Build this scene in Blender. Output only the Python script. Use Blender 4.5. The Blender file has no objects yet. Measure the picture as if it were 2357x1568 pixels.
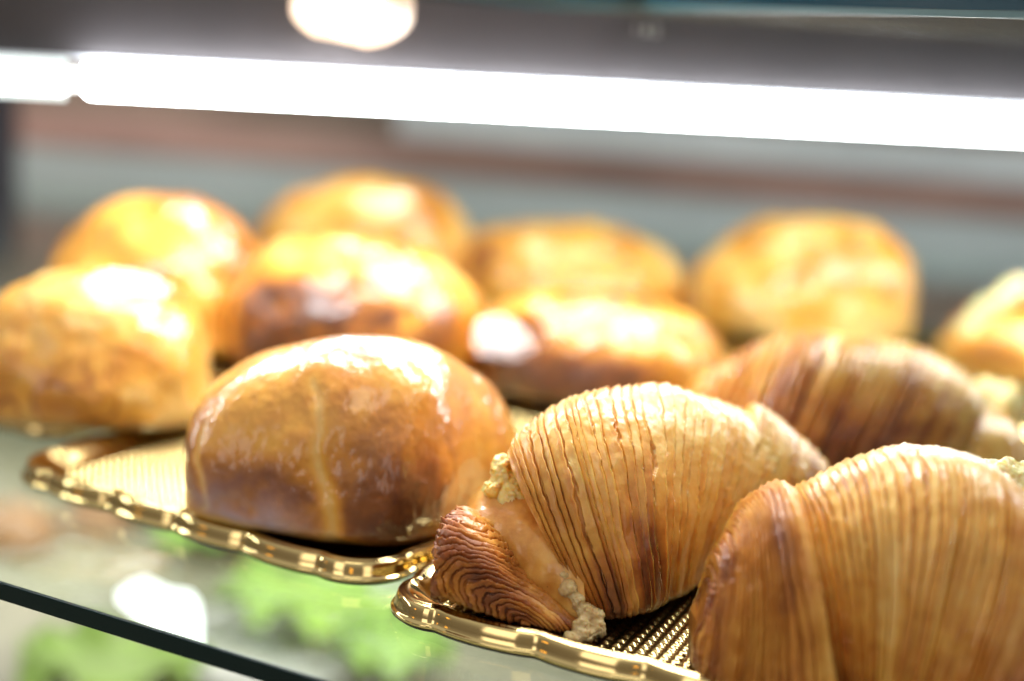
import bpy, bmesh, math, random
import numpy as np
from mathutils import Vector, Matrix

# ------------------------------------------------------------------ camera, world, exposure
S = bpy.context.scene
COL = S.collection
PITCH, ROLL, CAMZ, LENS = math.radians(12), math.radians(4.5), 0.142, 50.0
FPX = LENS / 36.0 * 2357.0                       # focal length in the units the layout was measured in
fw = np.array([0, math.cos(PITCH), -math.sin(PITCH)])
R0 = np.array([1.0, 0, 0]); U0 = np.array([0, math.sin(PITCH), math.cos(PITCH)])
CR = R0 * math.cos(ROLL) + U0 * math.sin(ROLL)
CU = -R0 * math.sin(ROLL) + U0 * math.cos(ROLL)
CP = np.array([0, 0, CAMZ])
cam = bpy.data.cameras.new('camera'); camo = bpy.data.objects.new('camera', cam); COL.objects.link(camo)
camo.matrix_world = Matrix(((CR[0], CU[0], -fw[0], 0), (CR[1], CU[1], -fw[1], 0), (CR[2], CU[2], -fw[2], CAMZ), (0, 0, 0, 1)))
cam.lens = LENS; cam.sensor_width = 36; cam.clip_start = 0.01; cam.clip_end = 60
cam.dof.use_dof = True; cam.dof.focus_distance = 0.347; cam.dof.aperture_fstop = 3.6; cam.dof.aperture_blades = 0
S.camera = camo
S.view_settings.view_transform = 'Standard'; S.view_settings.look = 'None'
S.view_settings.exposure = 0.1; S.view_settings.gamma = 1.0
S.cycles.use_denoising = True
S.cycles.max_bounces = 10; S.cycles.transparent_max_bounces = 12; S.cycles.diffuse_bounces = 4
S.cycles.sample_clamp_indirect = 6.0
S.cycles.caustics_reflective = False; S.cycles.caustics_refractive = False

def ray(u, v): return fw + CR * ((u - 1178.5) / FPX) - CU * ((v - 784) / FPX)
def gnd(u, v, z=0.0):
    d = ray(u, v); return CP + d * ((z - CAMZ) / d[2])
def aty(u, v, y):
    d = ray(u, v); return CP + d * (y / d[1])

W = bpy.data.worlds.new('World'); S.world = W; W.use_nodes = True
def build_world():
    nt = W.node_tree; nt.nodes.clear(); N = nt.nodes.new; L = nt.links.new
    out = N('ShaderNodeOutputWorld'); bg = N('ShaderNodeBackground'); L(bg.outputs[0], out.inputs[0])
    tc = N('ShaderNodeTexCoord')
    sep = N('ShaderNodeSeparateXYZ'); L(tc.outputs['Generated'], sep.inputs[0])
    # shop interior: floor dark, walls mid, ceiling paler
    cr = N('ShaderNodeValToRGB')
    ma = N('ShaderNodeMapRange'); ma.inputs['From Min'].default_value = -1; ma.inputs['From Max'].default_value = 1
    L(sep.outputs['Z'], ma.inputs['Value']); L(ma.outputs[0], cr.inputs[0])
    e = cr.color_ramp.elements
    e[0].position = 0.0; e[0].color = (.05, .04, .035, 1); e[1].position = 1.0; e[1].color = (.62, .60, .57, 1)
    for p, c in ((.42, (.09, .07, .055, 1)), (.5, (.22, .185, .16, 1)), (.62, (.32, .285, .26, 1)), (.75, (.58, .55, .52, 1))):
        k = e.new(p); k.color = c
    cur = cr.outputs[0]
    def lamp(direction, hw, hh, color, strength):
        """a window or lamp of the shop, seen in a fixed world direction"""
        nonlocal cur
        d = Vector(direction).normalized(); a = Vector((0, 0, 1)).cross(d).normalized(); b = d.cross(a)
        m = None
        for ax, lim in ((a, hw), (b, hh)):
            dp = N('ShaderNodeVectorMath'); dp.operation = 'DOT_PRODUCT'; L(tc.outputs['Generated'], dp.inputs[0]); dp.inputs[1].default_value = ax
            ab = N('ShaderNodeMath'); ab.operation = 'ABSOLUTE'; L(dp.outputs['Value'], ab.inputs[0])
            lt = N('ShaderNodeMapRange'); lt.inputs['From Min'].default_value = lim * 1.08; lt.inputs['From Max'].default_value = lim * .92; L(ab.outputs[0], lt.inputs['Value'])
            if m is None: m = lt.outputs[0]
            else:
                mu = N('ShaderNodeMath'); mu.operation = 'MULTIPLY'; L(m, mu.inputs[0]); L(lt.outputs[0], mu.inputs[1]); m = mu.outputs[0]
        dp = N('ShaderNodeVectorMath'); dp.operation = 'DOT_PRODUCT'; L(tc.outputs['Generated'], dp.inputs[0]); dp.inputs[1].default_value = d
        gt = N('ShaderNodeMath'); gt.operation = 'GREATER_THAN'; gt.inputs[1].default_value = 0; L(dp.outputs['Value'], gt.inputs[0])
        mu = N('ShaderNodeMath'); mu.operation = 'MULTIPLY'; L(m, mu.inputs[0]); L(gt.outputs[0], mu.inputs[1])
        mx = N('ShaderNodeMix'); mx.data_type = 'RGBA'; L(mu.outputs[0], mx.inputs['Factor']); L(cur, mx.inputs['A'])
        mx.inputs['B'].default_value = tuple(x * strength for x in color) + (1,)
        cur = mx.outputs['Result']
    lamp((-.55, -.8, .30), .16, .22, (1, .90, .86), 2.4)      # shop window
    lamp((.35, -.9, .22), .12, .16, (1, .90, .84), 2.0)       # second window
    lamp((-.15, -.95, .12), .028, .028, (1, .50, .08), 4.5)   # warm bulbs
    lamp((.75, -.6, .15), .028, .028, (1, .50, .08), 4.5)
    lamp((-.92, -.35, .14), .03, .03, (1, .50, .08), 4.5)
    lamp((-.1, -.5, .86), .22, .18, (1, .96, .90), 3.5)       # ceiling lights of the shop
    lamp((.7, -.3, .65), .12, .12, (1, .96, .90), 3.0)
    L(cur, bg.inputs['Color']); bg.inputs['Strength'].default_value = .86
build_world()
# unseen tube lamp added above the upper shelf and behind the front pastries
sp = bpy.data.lights.new('overhead_fill', 'AREA'); sp.shape = 'RECTANGLE'; sp.size = .75; sp.size_y = .11; sp.energy = 11.0; sp.color = (.96, .98, 1)
spo = bpy.data.objects.new('overhead_fill', sp); COL.objects.link(spo); spo.location = (.16, .62, .62)
spo.rotation_euler = (Vector((.05, .40, .04)) - Vector(spo.location)).to_track_quat('-Z', 'Y').to_euler()

# ------------------------------------------------------------------ helpers
def link(name, me, mat=None, parent=None, label=None, cat=None, group=None, kind=None):
    o = bpy.data.objects.new(name, me); COL.objects.link(o)
    if mat is not None and me is not None: me.materials.append(mat)
    if parent: o.parent = parent
    if label: o['label'] = label
    if cat: o['category'] = cat
    if group: o['group'] = group
    if kind: o['kind'] = kind
    return o

def empty(name, loc, label, cat, group=None):
    o = link(name, None, None, None, label, cat, group); o.location = loc; o.empty_display_size = .02
    bpy.context.view_layer.update()
    return o

def mesh_np(name, V, F, smooth=True, attrs=None):
    me = bpy.data.meshes.new(name)
    V = np.asarray(V, dtype=np.float32); F = np.asarray(F, dtype=np.int32)
    me.vertices.add(len(V)); me.vertices.foreach_set('co', V.ravel())
    n = F.shape[1]
    me.loops.add(F.size); me.loops.foreach_set('vertex_index', F.ravel())
    me.polygons.add(len(F)); me.polygons.foreach_set('loop_start', np.arange(0, F.size, n, dtype=np.int32))
    try: me.polygons.foreach_set('loop_total', np.full(len(F), n, dtype=np.int32))
    except Exception: pass
    me.polygons.foreach_set('use_smooth', np.full(len(F), smooth))
    me.update(calc_edges=True); me.validate()
    for k, a in (attrs or {}).items():
        at = me.attributes.new(k, 'FLOAT', 'POINT'); at.data.foreach_set('value', np.asarray(a, dtype=np.float32).ravel())
    return me

def bm_mesh(name, bm, smooth=False):
    me = bpy.data.meshes.new(name); bmesh.ops.recalc_face_normals(bm, faces=bm.faces[:]); bm.to_mesh(me); bm.free()
    for p in me.polygons: p.use_smooth = smooth
    return me

def box_bm(bm, cx, cy, cz, sx, sy, sz, rot=0.0, bevel=0.0):
    r = bmesh.ops.create_cube(bm, size=1.0)
    vs = r['verts']
    bmesh.ops.scale(bm, verts=vs, vec=(sx, sy, sz))
    if bevel > 0:
        es = list({e for v in vs for e in v.link_edges})
        q = bmesh.ops.bevel(bm, geom=es, offset=bevel, segments=3, profile=.5, affect='EDGES')
        vs = list({v for f in q['faces'] for v in f.verts} | {v for v in vs if v.is_valid})
    bmesh.ops.rotate(bm, verts=vs, cent=(0, 0, 0), matrix=Matrix.Rotation(rot, 3, 'Z'))
    bmesh.ops.translate(bm, verts=vs, vec=(cx, cy, cz))

def _h(ix, iy, iz, seed):
    n = (ix * 374761393 + iy * 668265263 + iz * 2147483647 + seed * 974711) & 0xFFFFFFFF
    n = ((n ^ (n >> 13)) * 1274126177) & 0xFFFFFFFF
    n = (n ^ (n >> 16)) & 0xFFFF
    return n / 65535.0 * 2 - 1
def noise(x, y=0.0, z=0.0, seed=0):
    """smooth value noise in -1..1"""
    x, y, z = np.broadcast_arrays(np.asarray(x, float), np.asarray(y, float), np.asarray(z, float))
    ix, iy, iz = (np.floor(a).astype(np.int64) for a in (x, y, z))
    fx, fy, fz = x - ix, y - iy, z - iz
    fx, fy, fz = (f * f * f * (f * (f * 6 - 15) + 10) for f in (fx, fy, fz))
    r = 0
    for a in (0, 1):
        for b in (0, 1):
            for c in (0, 1):
                r = r + (fx if a else 1 - fx) * (fy if b else 1 - fy) * (fz if c else 1 - fz) * _h(ix + a, iy + b, iz + c, seed)
    return r
def fbm(x, y=0.0, z=0.0, seed=0, oct=4):
    r = 0; a = 1.0; t = 0
    for o in range(oct):
        f = 2.03 ** o
        r = r + a * noise(np.asarray(x) * f + 17.3 * o, np.asarray(y) * f + 5.1 * o, np.asarray(z) * f + 9.7 * o, seed + o); t += a; a *= .5
    return r / t * 1.5
def sstep(a, b, x):
    t = np.clip((x - a) / (b - a), 0, 1); return t * t * (3 - 2 * t)
def cubic(ks, vs, s):
    """monotone-ish cubic through key values"""
    ks = np.asarray(ks, float); vs = np.asarray(vs, float)
    m = np.zeros_like(vs); d = np.diff(vs, axis=0) / np.diff(ks)[:, None]
    m[1:-1] = (d[1:] + d[:-1]) / 2; m[0] = d[0]; m[-1] = d[-1]
    i = np.clip(np.searchsorted(ks, s) - 1, 0, len(ks) - 2)
    h = (ks[i + 1] - ks[i])[:, None]; t = ((s - ks[i]) / (ks[i + 1] - ks[i]))[:, None]
    return vs[i] * (2*t**3 - 3*t**2 + 1) + h * m[i] * (t**3 - 2*t**2 + t) + vs[i+1] * (-2*t**3 + 3*t**2) + h * m[i+1] * (t**3 - t**2)

# ------------------------------------------------------------------ materials
def new_mat(name):
    m = bpy.data.materials.new(name); m.use_nodes = True
    nt = m.node_tree; b = nt.nodes['Principled BSDF']
    return m, nt, b
def plain(name, color, rough=.5, metal=0.0, coat=0.0, spec=.5, noise_amt=0.0, noise_scale=20, bump=0.0, bump_scale=200, stretch=None):
    m, nt, b = new_mat(name); N = nt.nodes.new; L = nt.links.new
    b.inputs['Base Color'].default_value = (*color, 1); b.inputs['Roughness'].default_value = rough
    b.inputs['Metallic'].default_value = metal; b.inputs['Coat Weight'].default_value = coat; b.inputs['Specular IOR Level'].default_value = spec
    tc = N('ShaderNodeTexCoord'); src = tc.outputs['Object']
    if stretch:
        mp = N('ShaderNodeMapping'); mp.inputs['Scale'].default_value = stretch; L(src, mp.inputs[0]); src = mp.outputs[0]
    if noise_amt:
        n = N('ShaderNodeTexNoise'); n.inputs['Scale'].default_value = noise_scale; n.inputs['Detail'].default_value = 5; L(src, n.inputs['Vector'])
        h = N('ShaderNodeHueSaturation'); h.inputs['Color'].default_value = (*color, 1)
        mr = N('ShaderNodeMapRange'); mr.inputs['From Min'].default_value = .3; mr.inputs['From Max'].default_value = .7
        mr.inputs['To Min'].default_value = 1 - noise_amt; mr.inputs['To Max'].default_value = 1 + noise_amt
        L(n.outputs['Fac'], mr.inputs['Value']); L(mr.outputs[0], h.inputs['Value']); L(h.outputs[0], b.inputs['Base Color'])
    if bump:
        n = N('ShaderNodeTexNoise'); n.inputs['Scale'].default_value = bump_scale; n.inputs['Detail'].default_value = 4; L(src, n.inputs['Vector'])
        bp = N('ShaderNodeBump'); bp.inputs['Strength'].default_value = bump; bp.inputs['Distance'].default_value = .001
        L(n.outputs['Fac'], bp.inputs['Height']); L(bp.outputs[0], b.inputs['Normal'])
    return m
def emit(name, color, strength):
    m, nt, b = new_mat(name)
    b.inputs['Base Color'].default_value = (.9, .9, .9, 1); b.inputs['Emission Color'].default_value = (*color, 1); b.inputs['Emission Strength'].default_value = strength
    return m

def pastry_mat(name, ramp, rough=.42, coat=.25, coat_rough=.15, sss=.22, mottle=.16, mottle_scale=160, bump=.35, bump_scale=900, speck=True, bump2=.0, painted_reflection=False):
    """baked dough: colour from the browning attribute, mottled, slightly translucent, oily coat"""
    m, nt, b = new_mat(name); N = nt.nodes.new; L = nt.links.new
    at = N('ShaderNodeAttribute'); at.attribute_name = 'toast'
    tc = N('ShaderNodeTexCoord')
    n = N('ShaderNodeTexNoise'); n.inputs['Scale'].default_value = mottle_scale; n.inputs['Detail'].default_value = 7; n.inputs['Roughness'].default_value = .62
    L(tc.outputs['Object'], n.inputs['Vector'])
    mr = N('ShaderNodeMapRange'); mr.inputs['From Min'].default_value = .25; mr.inputs['From Max'].default_value = .75
    mr.inputs['To Min'].default_value = -mottle; mr.inputs['To Max'].default_value = mottle; L(n.outputs['Fac'], mr.inputs['Value'])
    ad = N('ShaderNodeMath'); ad.operation = 'ADD'; L(at.outputs['Fac'], ad.inputs[0]); L(mr.outputs[0], ad.inputs[1])
    cr = N('ShaderNodeValToRGB'); L(ad.outputs[0], cr.inputs[0]); e = cr.color_ramp.elements
    e[0].position = ramp[0][0]; e[0].color = (*ramp[0][1], 1); e[1].position = ramp[-1][0]; e[1].color = (*ramp[-1][1], 1)
    for p, c in ramp[1:-1]: k = e.new(p); k.color = (*c, 1)
    col = cr.outputs[0]
    if speck:
        v = N('ShaderNodeTexVoronoi'); v.inputs['Scale'].default_value = 260; L(tc.outputs['Object'], v.inputs['Vector'])
        w = N('ShaderNodeTexNoise'); w.inputs['Scale'].default_value = 95; L(tc.outputs['Object'], w.inputs['Vector'])
        lt = N('ShaderNodeMapRange'); lt.inputs['From Min'].default_value = .085; lt.inputs['From Max'].default_value = .055; L(v.outputs['Distance'], lt.inputs['Value'])
        gt = N('ShaderNodeMapRange'); gt.inputs['From Min'].default_value = .60; gt.inputs['From Max'].default_value = .66; L(w.outputs['Fac'], gt.inputs['Value'])
        mu = N('ShaderNodeMath'); mu.operation = 'MULTIPLY'; L(lt.outputs[0], mu.inputs[0]); L(gt.outputs[0], mu.inputs[1])
        mx = N('ShaderNodeMix'); mx.data_type = 'RGBA'; L(mu.outputs[0], mx.inputs['Factor']); L(col, mx.inputs['A']); mx.inputs['B'].default_value = (.05, .02, .01, 1); col = mx.outputs['Result']
    if painted_reflection:                                                    # grey-lilac tint painted on to stand for a reflection
        da = N('ShaderNodeAttribute'); da.attribute_name = 'painted_reflection'
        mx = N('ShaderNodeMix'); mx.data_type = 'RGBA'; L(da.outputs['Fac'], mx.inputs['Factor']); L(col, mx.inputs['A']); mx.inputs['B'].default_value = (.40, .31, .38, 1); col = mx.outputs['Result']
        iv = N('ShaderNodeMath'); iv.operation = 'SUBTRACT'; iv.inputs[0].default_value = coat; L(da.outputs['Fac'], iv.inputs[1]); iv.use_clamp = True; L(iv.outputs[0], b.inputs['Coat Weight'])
    L(col, b.inputs['Base Color'])
    b.inputs['Roughness'].default_value = rough
    if not painted_reflection: b.inputs['Coat Weight'].default_value = coat
    b.inputs['Coat Roughness'].default_value = coat_rough
    b.inputs['Specular IOR Level'].default_value = .32
    b.inputs['Subsurface Weight'].default_value = sss; b.inputs['Subsurface Radius'].default_value = (1.0, .42, .12); b.inputs['Subsurface Scale'].default_value = .0045
    f = N('ShaderNodeTexNoise'); f.inputs['Scale'].default_value = bump_scale; f.inputs['Detail'].default_value = 5; L(tc.outputs['Object'], f.inputs['Vector'])
    bp = N('ShaderNodeBump'); bp.inputs['Strength'].default_value = bump; bp.inputs['Distance'].default_value = .0004; L(f.outputs['Fac'], bp.inputs['Height'])
    nor = bp.outputs[0]
    L(nor, b.inputs['Normal'])
    if bump2:
        f2 = N('ShaderNodeTexNoise'); f2.inputs['Scale'].default_value = 170; f2.inputs['Detail'].default_value = 3; L(tc.outputs['Object'], f2.inputs['Vector'])
        bq = N('ShaderNodeBump'); bq.inputs['Strength'].default_value = bump2; bq.inputs['Distance'].default_value = .0015; L(f2.outputs['Fac'], bq.inputs['Height'])
        L(bq.outputs[0], b.inputs['Coat Normal'])
    return m

SHELL_RAMP = [(0.0, (.84, .56, .19)), (.25, (.74, .385, .078)), (.5, (.52, .198, .030)), (.75, (.26, .075, .016)), (1.0, (.09, .030, .011))]
BUN_RAMP = [(0.0, (.80, .51, .16)), (.25, (.76, .365, .048)), (.5, (.57, .22, .024)), (.75, (.26, .085, .02)), (1.0, (.10, .032, .012))]
M = dict(
    shell=pastry_mat('crisp_layered_dough', SHELL_RAMP, rough=.40, coat=.45, coat_rough=.24, sss=.38),
    roll=pastry_mat('dark_baked_dough', SHELL_RAMP, rough=.42, coat=.25, coat_rough=.2, sss=.15),
    flap=pastry_mat('smooth_oiled_dough', SHELL_RAMP, rough=.38, coat=.55, coat_rough=.12, sss=.25, bump=.5, bump_scale=500),
    bun=pastry_mat('glazed_dough', BUN_RAMP, rough=.40, coat=1.0, coat_rough=.09, sss=.2, mottle=.14, mottle_scale=90, bump=.4, speck=False, bump2=.24, painted_reflection=True),
    cream=pastry_mat('baked_ricotta_cream', [(0.0, (.86, .77, .42)), (.4, (.84, .64, .17)), (.7, (.76, .42, .05)), (1.0, (.22, .08, .02))], rough=.5, coat=.3, sss=.4, mottle=.22, mottle_scale=300, bump=.6, bump_scale=700, speck=False),
    ricotta=pastry_mat('dried_ricotta_drip', [(0.0, (.68, .53, .27)), (.5, (.56, .38, .15)), (1.0, (.32, .15, .05))], rough=.6, coat=.1, sss=.3, mottle=.25, mottle_scale=350, bump=.8, bump_scale=900, speck=False),
    steel=plain('brushed_steel', (.38, .41, .405), .45, .3, noise_amt=.12, noise_scale=8, stretch=(1, 1, 12)),
    dark=plain('dark_plastic', (.012, .010, .016), .5),
    alu=plain('aluminium', (.60, .62, .66), .45, .7),
    rail=plain('taupe_painted_metal', (.046, .041, .044), .55, 0, noise_amt=.10, noise_scale=30),
    taupe=plain('taupe_wall_paint', (.28, .205, .15), .7, noise_amt=.18, noise_scale=6, stretch=(1, 1, 3)),
    glow=plain('pale_glow', (.42, .42, .42), .5, noise_amt=.1, noise_scale=10),
    white=plain('white_porcelain', (.80, .79, .75), .25, coat=.4),
    lower=plain('lower_shelf_board', (.33, .31, .22), .5, noise_amt=.25, noise_scale=14),
)

def glass_mat(name, tint, rough=.0, refl=1.0):
    m = bpy.data.materials.new(name); m.use_nodes = True; nt = m.node_tree; nt.nodes.clear(); N = nt.nodes.new; L = nt.links.new
    out = N('ShaderNodeOutputMaterial'); tr = N('ShaderNodeBsdfTransparent'); tr.inputs['Color'].default_value = (*tint, 1)
    gl = N('ShaderNodeBsdfGlossy'); gl.inputs['Roughness'].default_value = rough
    fr = N('ShaderNodeFresnel'); fr.inputs['IOR'].default_value = 1.5
    mu = N('ShaderNodeMath'); mu.operation = 'MULTIPLY'; L(fr.outputs[0], mu.inputs[0])
    ge = N('ShaderNodeNewGeometry'); bk = N('ShaderNodeMath'); bk.operation = 'SUBTRACT'; bk.inputs[0].default_value = refl; L(ge.outputs['Backfacing'], bk.inputs[1]); bk.use_clamp = True; L(bk.outputs[0], mu.inputs[1])
    mx = N('ShaderNodeMixShader'); L(mu.outputs[0], mx.inputs[0]); L(tr.outputs[0], mx.inputs[1]); L(gl.outputs[0], mx.inputs[2])
    # faint film of dust and fingerprints on the sheet
    tc = N('ShaderNodeTexCoord'); n = N('ShaderNodeTexNoise'); n.inputs['Scale'].default_value = 60; n.inputs['Detail'].default_value = 8; n.inputs['Roughness'].default_value = .75; L(tc.outputs['Object'], n.inputs['Vector'])
    mr = N('ShaderNodeMapRange'); mr.inputs['From Min'].default_value = .45; mr.inputs['From Max'].default_value = .8; mr.inputs['To Max'].default_value = .10; L(n.outputs['Fac'], mr.inputs['Value'])
    df = N('ShaderNodeBsdfDiffuse'); df.inputs['Color'].default_value = (.75, .78, .75, 1)
    m2 = N('ShaderNodeMixShader'); L(mr.outputs[0], m2.inputs[0]); L(mx.outputs[0], m2.inputs[1]); L(df.outputs[0], m2.inputs[2])
    L(m2.outputs[0], out.inputs[0]); return m
M['glass'] = glass_mat('clear_shelf_glass', (.93, .97, .94))
M['glass_edge'] = plain('green_glass_edge', (.003, .013, .013), .3, spec=.15)
M['teal_edge'] = plain('teal_glass_edge', (.004, .035, .055), .2)
M['teal_arris'] = plain('pale_teal_arris', (.02, .08, .085), .6)

# ------------------------------------------------------------------ display case
EDGE = math.radians(-25.0)                     # direction of the front edge of the shelves
ex = np.array([math.cos(EDGE), math.sin(EDGE), 0]); ey = np.array([-ex[1], ex[0], 0])
def slab(name, parent, mat, p, length, depth, z0, z1, back=.6, bevel=0):
    """sheet whose front edge runs through p along ex"""
    bm = bmesh.new()
    c = p + ey * (depth / 2) + ex * ((length - 2 * back) / 2)
    c = np.array(c)
    box_bm(bm, c[0], c[1], (z0 + z1) / 2, length, depth, z1 - z0, EDGE, bevel)
    return link(name, bm_mesh(name, bm), mat, parent)

fe = gnd(730, 1560)                            # a point on the front edge of the lower glass shelf
gs = empty('glass_shelf', (fe[0], fe[1], 0), 'clear glass shelf with a dark green polished front edge carrying the gold trays', 'shelf')
def at_parent(o, e): o.matrix_parent_inverse = e.matrix_world.inverted(); return o
at_parent(slab('glass_sheet', gs, M['glass'], fe + ey * .0006, 2.6, 1.15, -.0050, -.0001, back=1.3), gs)
at_parent(slab('polished_edge', gs, M['glass_edge'], fe - ey * .0008, 2.6, .0012, -.0047, -.0001, back=1.3, bevel=.0003), gs)

ue = aty(2357, 30, .34); ue2 = aty(1200, 14, .62)
us = empty('upper_shelf', (ue[0], ue[1], ue[2]), 'glass shelf overhead with a deep teal front edge above the light bar', 'shelf')
ud = (ue2 - ue); ud[2] = 0; ud /= np.linalg.norm(ud); UEDGE = math.atan2(-ud[1], -ud[0])
def uslab(name, mat, z0, z1, depth, off, bevel=0):
    bm = bmesh.new(); x = -ud; y = np.array([-x[1], x[0], 0]); c = ue + y * (off + depth / 2)
    box_bm(bm, c[0], c[1], (z0 + z1) / 2, 3.2, depth, z1 - z0, UEDGE, bevel)
    return at_parent(link(name, bm_mesh(name, bm), mat, us), us)
uz = .1555
uslab('glass_sheet', glass_mat('upper_shelf_glass', (.55, .60, .60), refl=.3), uz, uz + .009, .9, .002)
uslab('polished_edge', M['teal_edge'], uz + .0016, uz + .0098, .0031, -.001)
uslab('edge_arris', M['teal_arris'], uz - .0002, uz + .0015, .0031, -.001)

# LED bar
bl = aty(160, 243, .45); br = aty(2357, 342, .556)
d = br - bl; d[2] = 0; blen = np.linalg.norm(d); d /= blen; BA = math.atan2(d[1], d[0])
zb = (bl[2] + br[2]) / 2; slope = (br[2] - bl[2]) / blen
led = empty('light_bar', ((bl[0] + br[0]) / 2, (bl[1] + br[1]) / 2, zb), 'long white glowing light bar running across above the pastries', 'light')
M['led'] = emit('glowing_diffuser', (.93, .97, 1.0), 43.0)
M['led_cap'] = emit('glowing_cap', (.95, 1, 1), 3.0)
M['led_dim'] = emit('glowing_joint', (.75, .95, .92), .85)
def bar(name, mat, s0, s1, z0, z1, y0, y1, bevel=0):
    """box along the bar; s in metres from the joint, z above the bar's lower edge, y away from the viewer"""
    bm = bmesh.new(); box_bm(bm, (s0 + s1) / 2, (y0 + y1) / 2, (z0 + z1) / 2, s1 - s0, y1 - y0, z1 - z0, 0, bevel)
    me = bm_mesh(name, bm); o = link(name, me, mat, led)
    mw = Matrix.Translation(Vector((bl[0], bl[1], bl[2]))) @ Matrix.Rotation(BA, 4, 'Z') @ Matrix.Rotation(-math.atan(slope), 4, 'Y')
    bpy.context.view_layer.update()
    o.matrix_parent_inverse = led.matrix_world.inverted(); o.matrix_world = mw; return o
TH = .0168
bar('diffuser', M['led'], .004, 1.0, .0024, TH - .0030, 0, .010, .003)
bar('diffuser', M['led'], -.6, -.002, 0.0036, TH - .0050, .0005, .0095, .002)
bar('frosted_edge', M['led_dim'], -.6, -.001, .0012, .0034, .001, .009)
bar('frosted_edge', M['led_dim'], -.6, -.001, TH - .0048, TH - .0026, .001, .009)
bar('end_cap', M['led_cap'], -.0019, .0039, .0044, TH - .0056, .001, .009, .001)
bar('housing', M['alu'], -.6, 1.0, TH - .0026, TH - .0014, .0058, .0104)
bar('mounting_rail', M['rail'], -.6, 1.0, TH - .0012, uz - bl[2] - .005, .0062, .0090)

tx = bpy.data.curves.new('etched_mark', 'FONT'); tx.body = '1 6 2'; tx.size = .0050; tx.extrude = .00004
tm = bpy.data.objects.new('tmp_mark', tx); COL.objects.link(tm); bpy.context.view_layer.update()
me = bpy.data.meshes.new_from_object(tm.evaluated_get(bpy.context.evaluated_depsgraph_get())); bpy.data.objects.remove(tm)
mo = link('etched_mark', me, plain('pale_etching', (.42, .42, .38), .6), led)
q = np.array(aty(1475, 78, .505)); mo.matrix_parent_inverse = led.matrix_world.inverted()
sx = float(((q - bl) @ d)); mo.matrix_world = Matrix.Translation(Vector((bl[0] + d[0] * sx - d[1] * .0061, bl[1] + d[1] * sx + d[0] * .0061, q[2]))) @ Matrix.Rotation(BA, 4, 'Z') @ Matrix.Rotation(math.pi / 2, 4, 'X')
# back of the case
by = 1.15
back = link('back_wall', None, None, None)
bpy.data.objects.remove(back)
def wall_box(name, z0, z1, y, th, mat, label=None, cat=None, kind=None, x0=-1.2, x1=1.2):
    bm = bmesh.new(); box_bm(bm, (x0 + x1) / 2, y + th / 2, (z0 + z1) / 2, x1 - x0, th, z1 - z0)
    return link(name, bm_mesh(name, bm), mat, None, label, cat, None, kind)
wall_box('back_wall', -.6, .9, by + .03, .03, M['taupe'], kind='structure')
wall_box('steel_backsplash', -.02, .028, by - .02, .012, M['steel'], 'grey steel panel low behind the back row of buns', 'panel')
M['wood'] = plain('reddish_wood', (.34, .20, .165), .6, noise_amt=.30, noise_scale=7, stretch=(1, 1, 5))
wall_box('wooden_rail', .030, .058, by - .015, .02, M['wood'], 'reddish brown wooden rail across the back wall above the steel panel', 'rail')
wall_box('pale_glow', .0625, .088, by - .06, .06, M['glow'], 'pale grey strip added for the glow along the back wall just below the light bar', 'glow', x0=-.10)  # pale strip added to stand for the glow of the bar
pp = aty(15, 420, .95)
bm = bmesh.new(); box_bm(bm, pp[0] - .035, .95, .05, .075, .04, .16, 0, .004)
link('case_post', bm_mesh('case_post', bm), M['dark'], None, 'dark upright post at the far left behind the buns', 'post')

# glowing disc and rim added for a downlight reflected at the upper shelf
pc = aty(810, 26, .47)
pk = empty('reflected_downlight', tuple(pc), 'small round warm rimmed disc standing for a downlight reflection under the upper glass shelf', 'lamp')
WARM = emit('warm_reflected_rim', (1.0, .66, .42), .42); WARM.node_tree.nodes['Principled BSDF'].inputs['Base Color'].default_value = (.30, .20, .13, 1)
def lathe(name, prof, mat, parent, tilt, seg=64):
    bm = bmesh.new(); rings = []
    for r, z in prof: rings.append([bm.verts.new((r * math.cos(a), r * math.sin(a), z)) for a in np.linspace(0, 2 * math.pi, seg, endpoint=False)])
    for a, b in zip(rings, rings[1:]):
        for i in range(seg): bm.faces.new((a[i], a[(i + 1) % seg], b[(i + 1) % seg], b[i]))
    bm.faces.new(rings[0]); bm.faces.new(rings[-1])
    o = link(name, bm_mesh(name, bm, True), mat, parent); o.rotation_euler = tilt; return o
tl = (math.radians(-32), math.radians(-4), 0)
lathe('lens', [(.0116, -.0022), (.0116, 0.0)], emit('reflected_light_disc', (1, .98, .94), 12), pk, tl)
lathe('reflected_rim', [(.0119, -.0014), (.0182, -.0020), (.0198, -.0005), (.0198, .004), (.0119, .004)], WARM, pk, tl)

# ------------------------------------------------------------------ gold trays
M['gold'] = plain('gold_plastic', (.75, .58, .25), .09, 1.0, bump=.04, bump_scale=60)
M['black'] = plain('black_base_shade', (.008, .007, .006), .45)
def floor_mat():
    m, nt, b = new_mat('embossed_gold'); b.inputs['Base Color'].default_value = (.60, .45, .18, 1); b.inputs['Metallic'].default_value = 1; b.inputs['Roughness'].default_value = .2
    return m
M['gold_floor'] = floor_mat()

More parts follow.
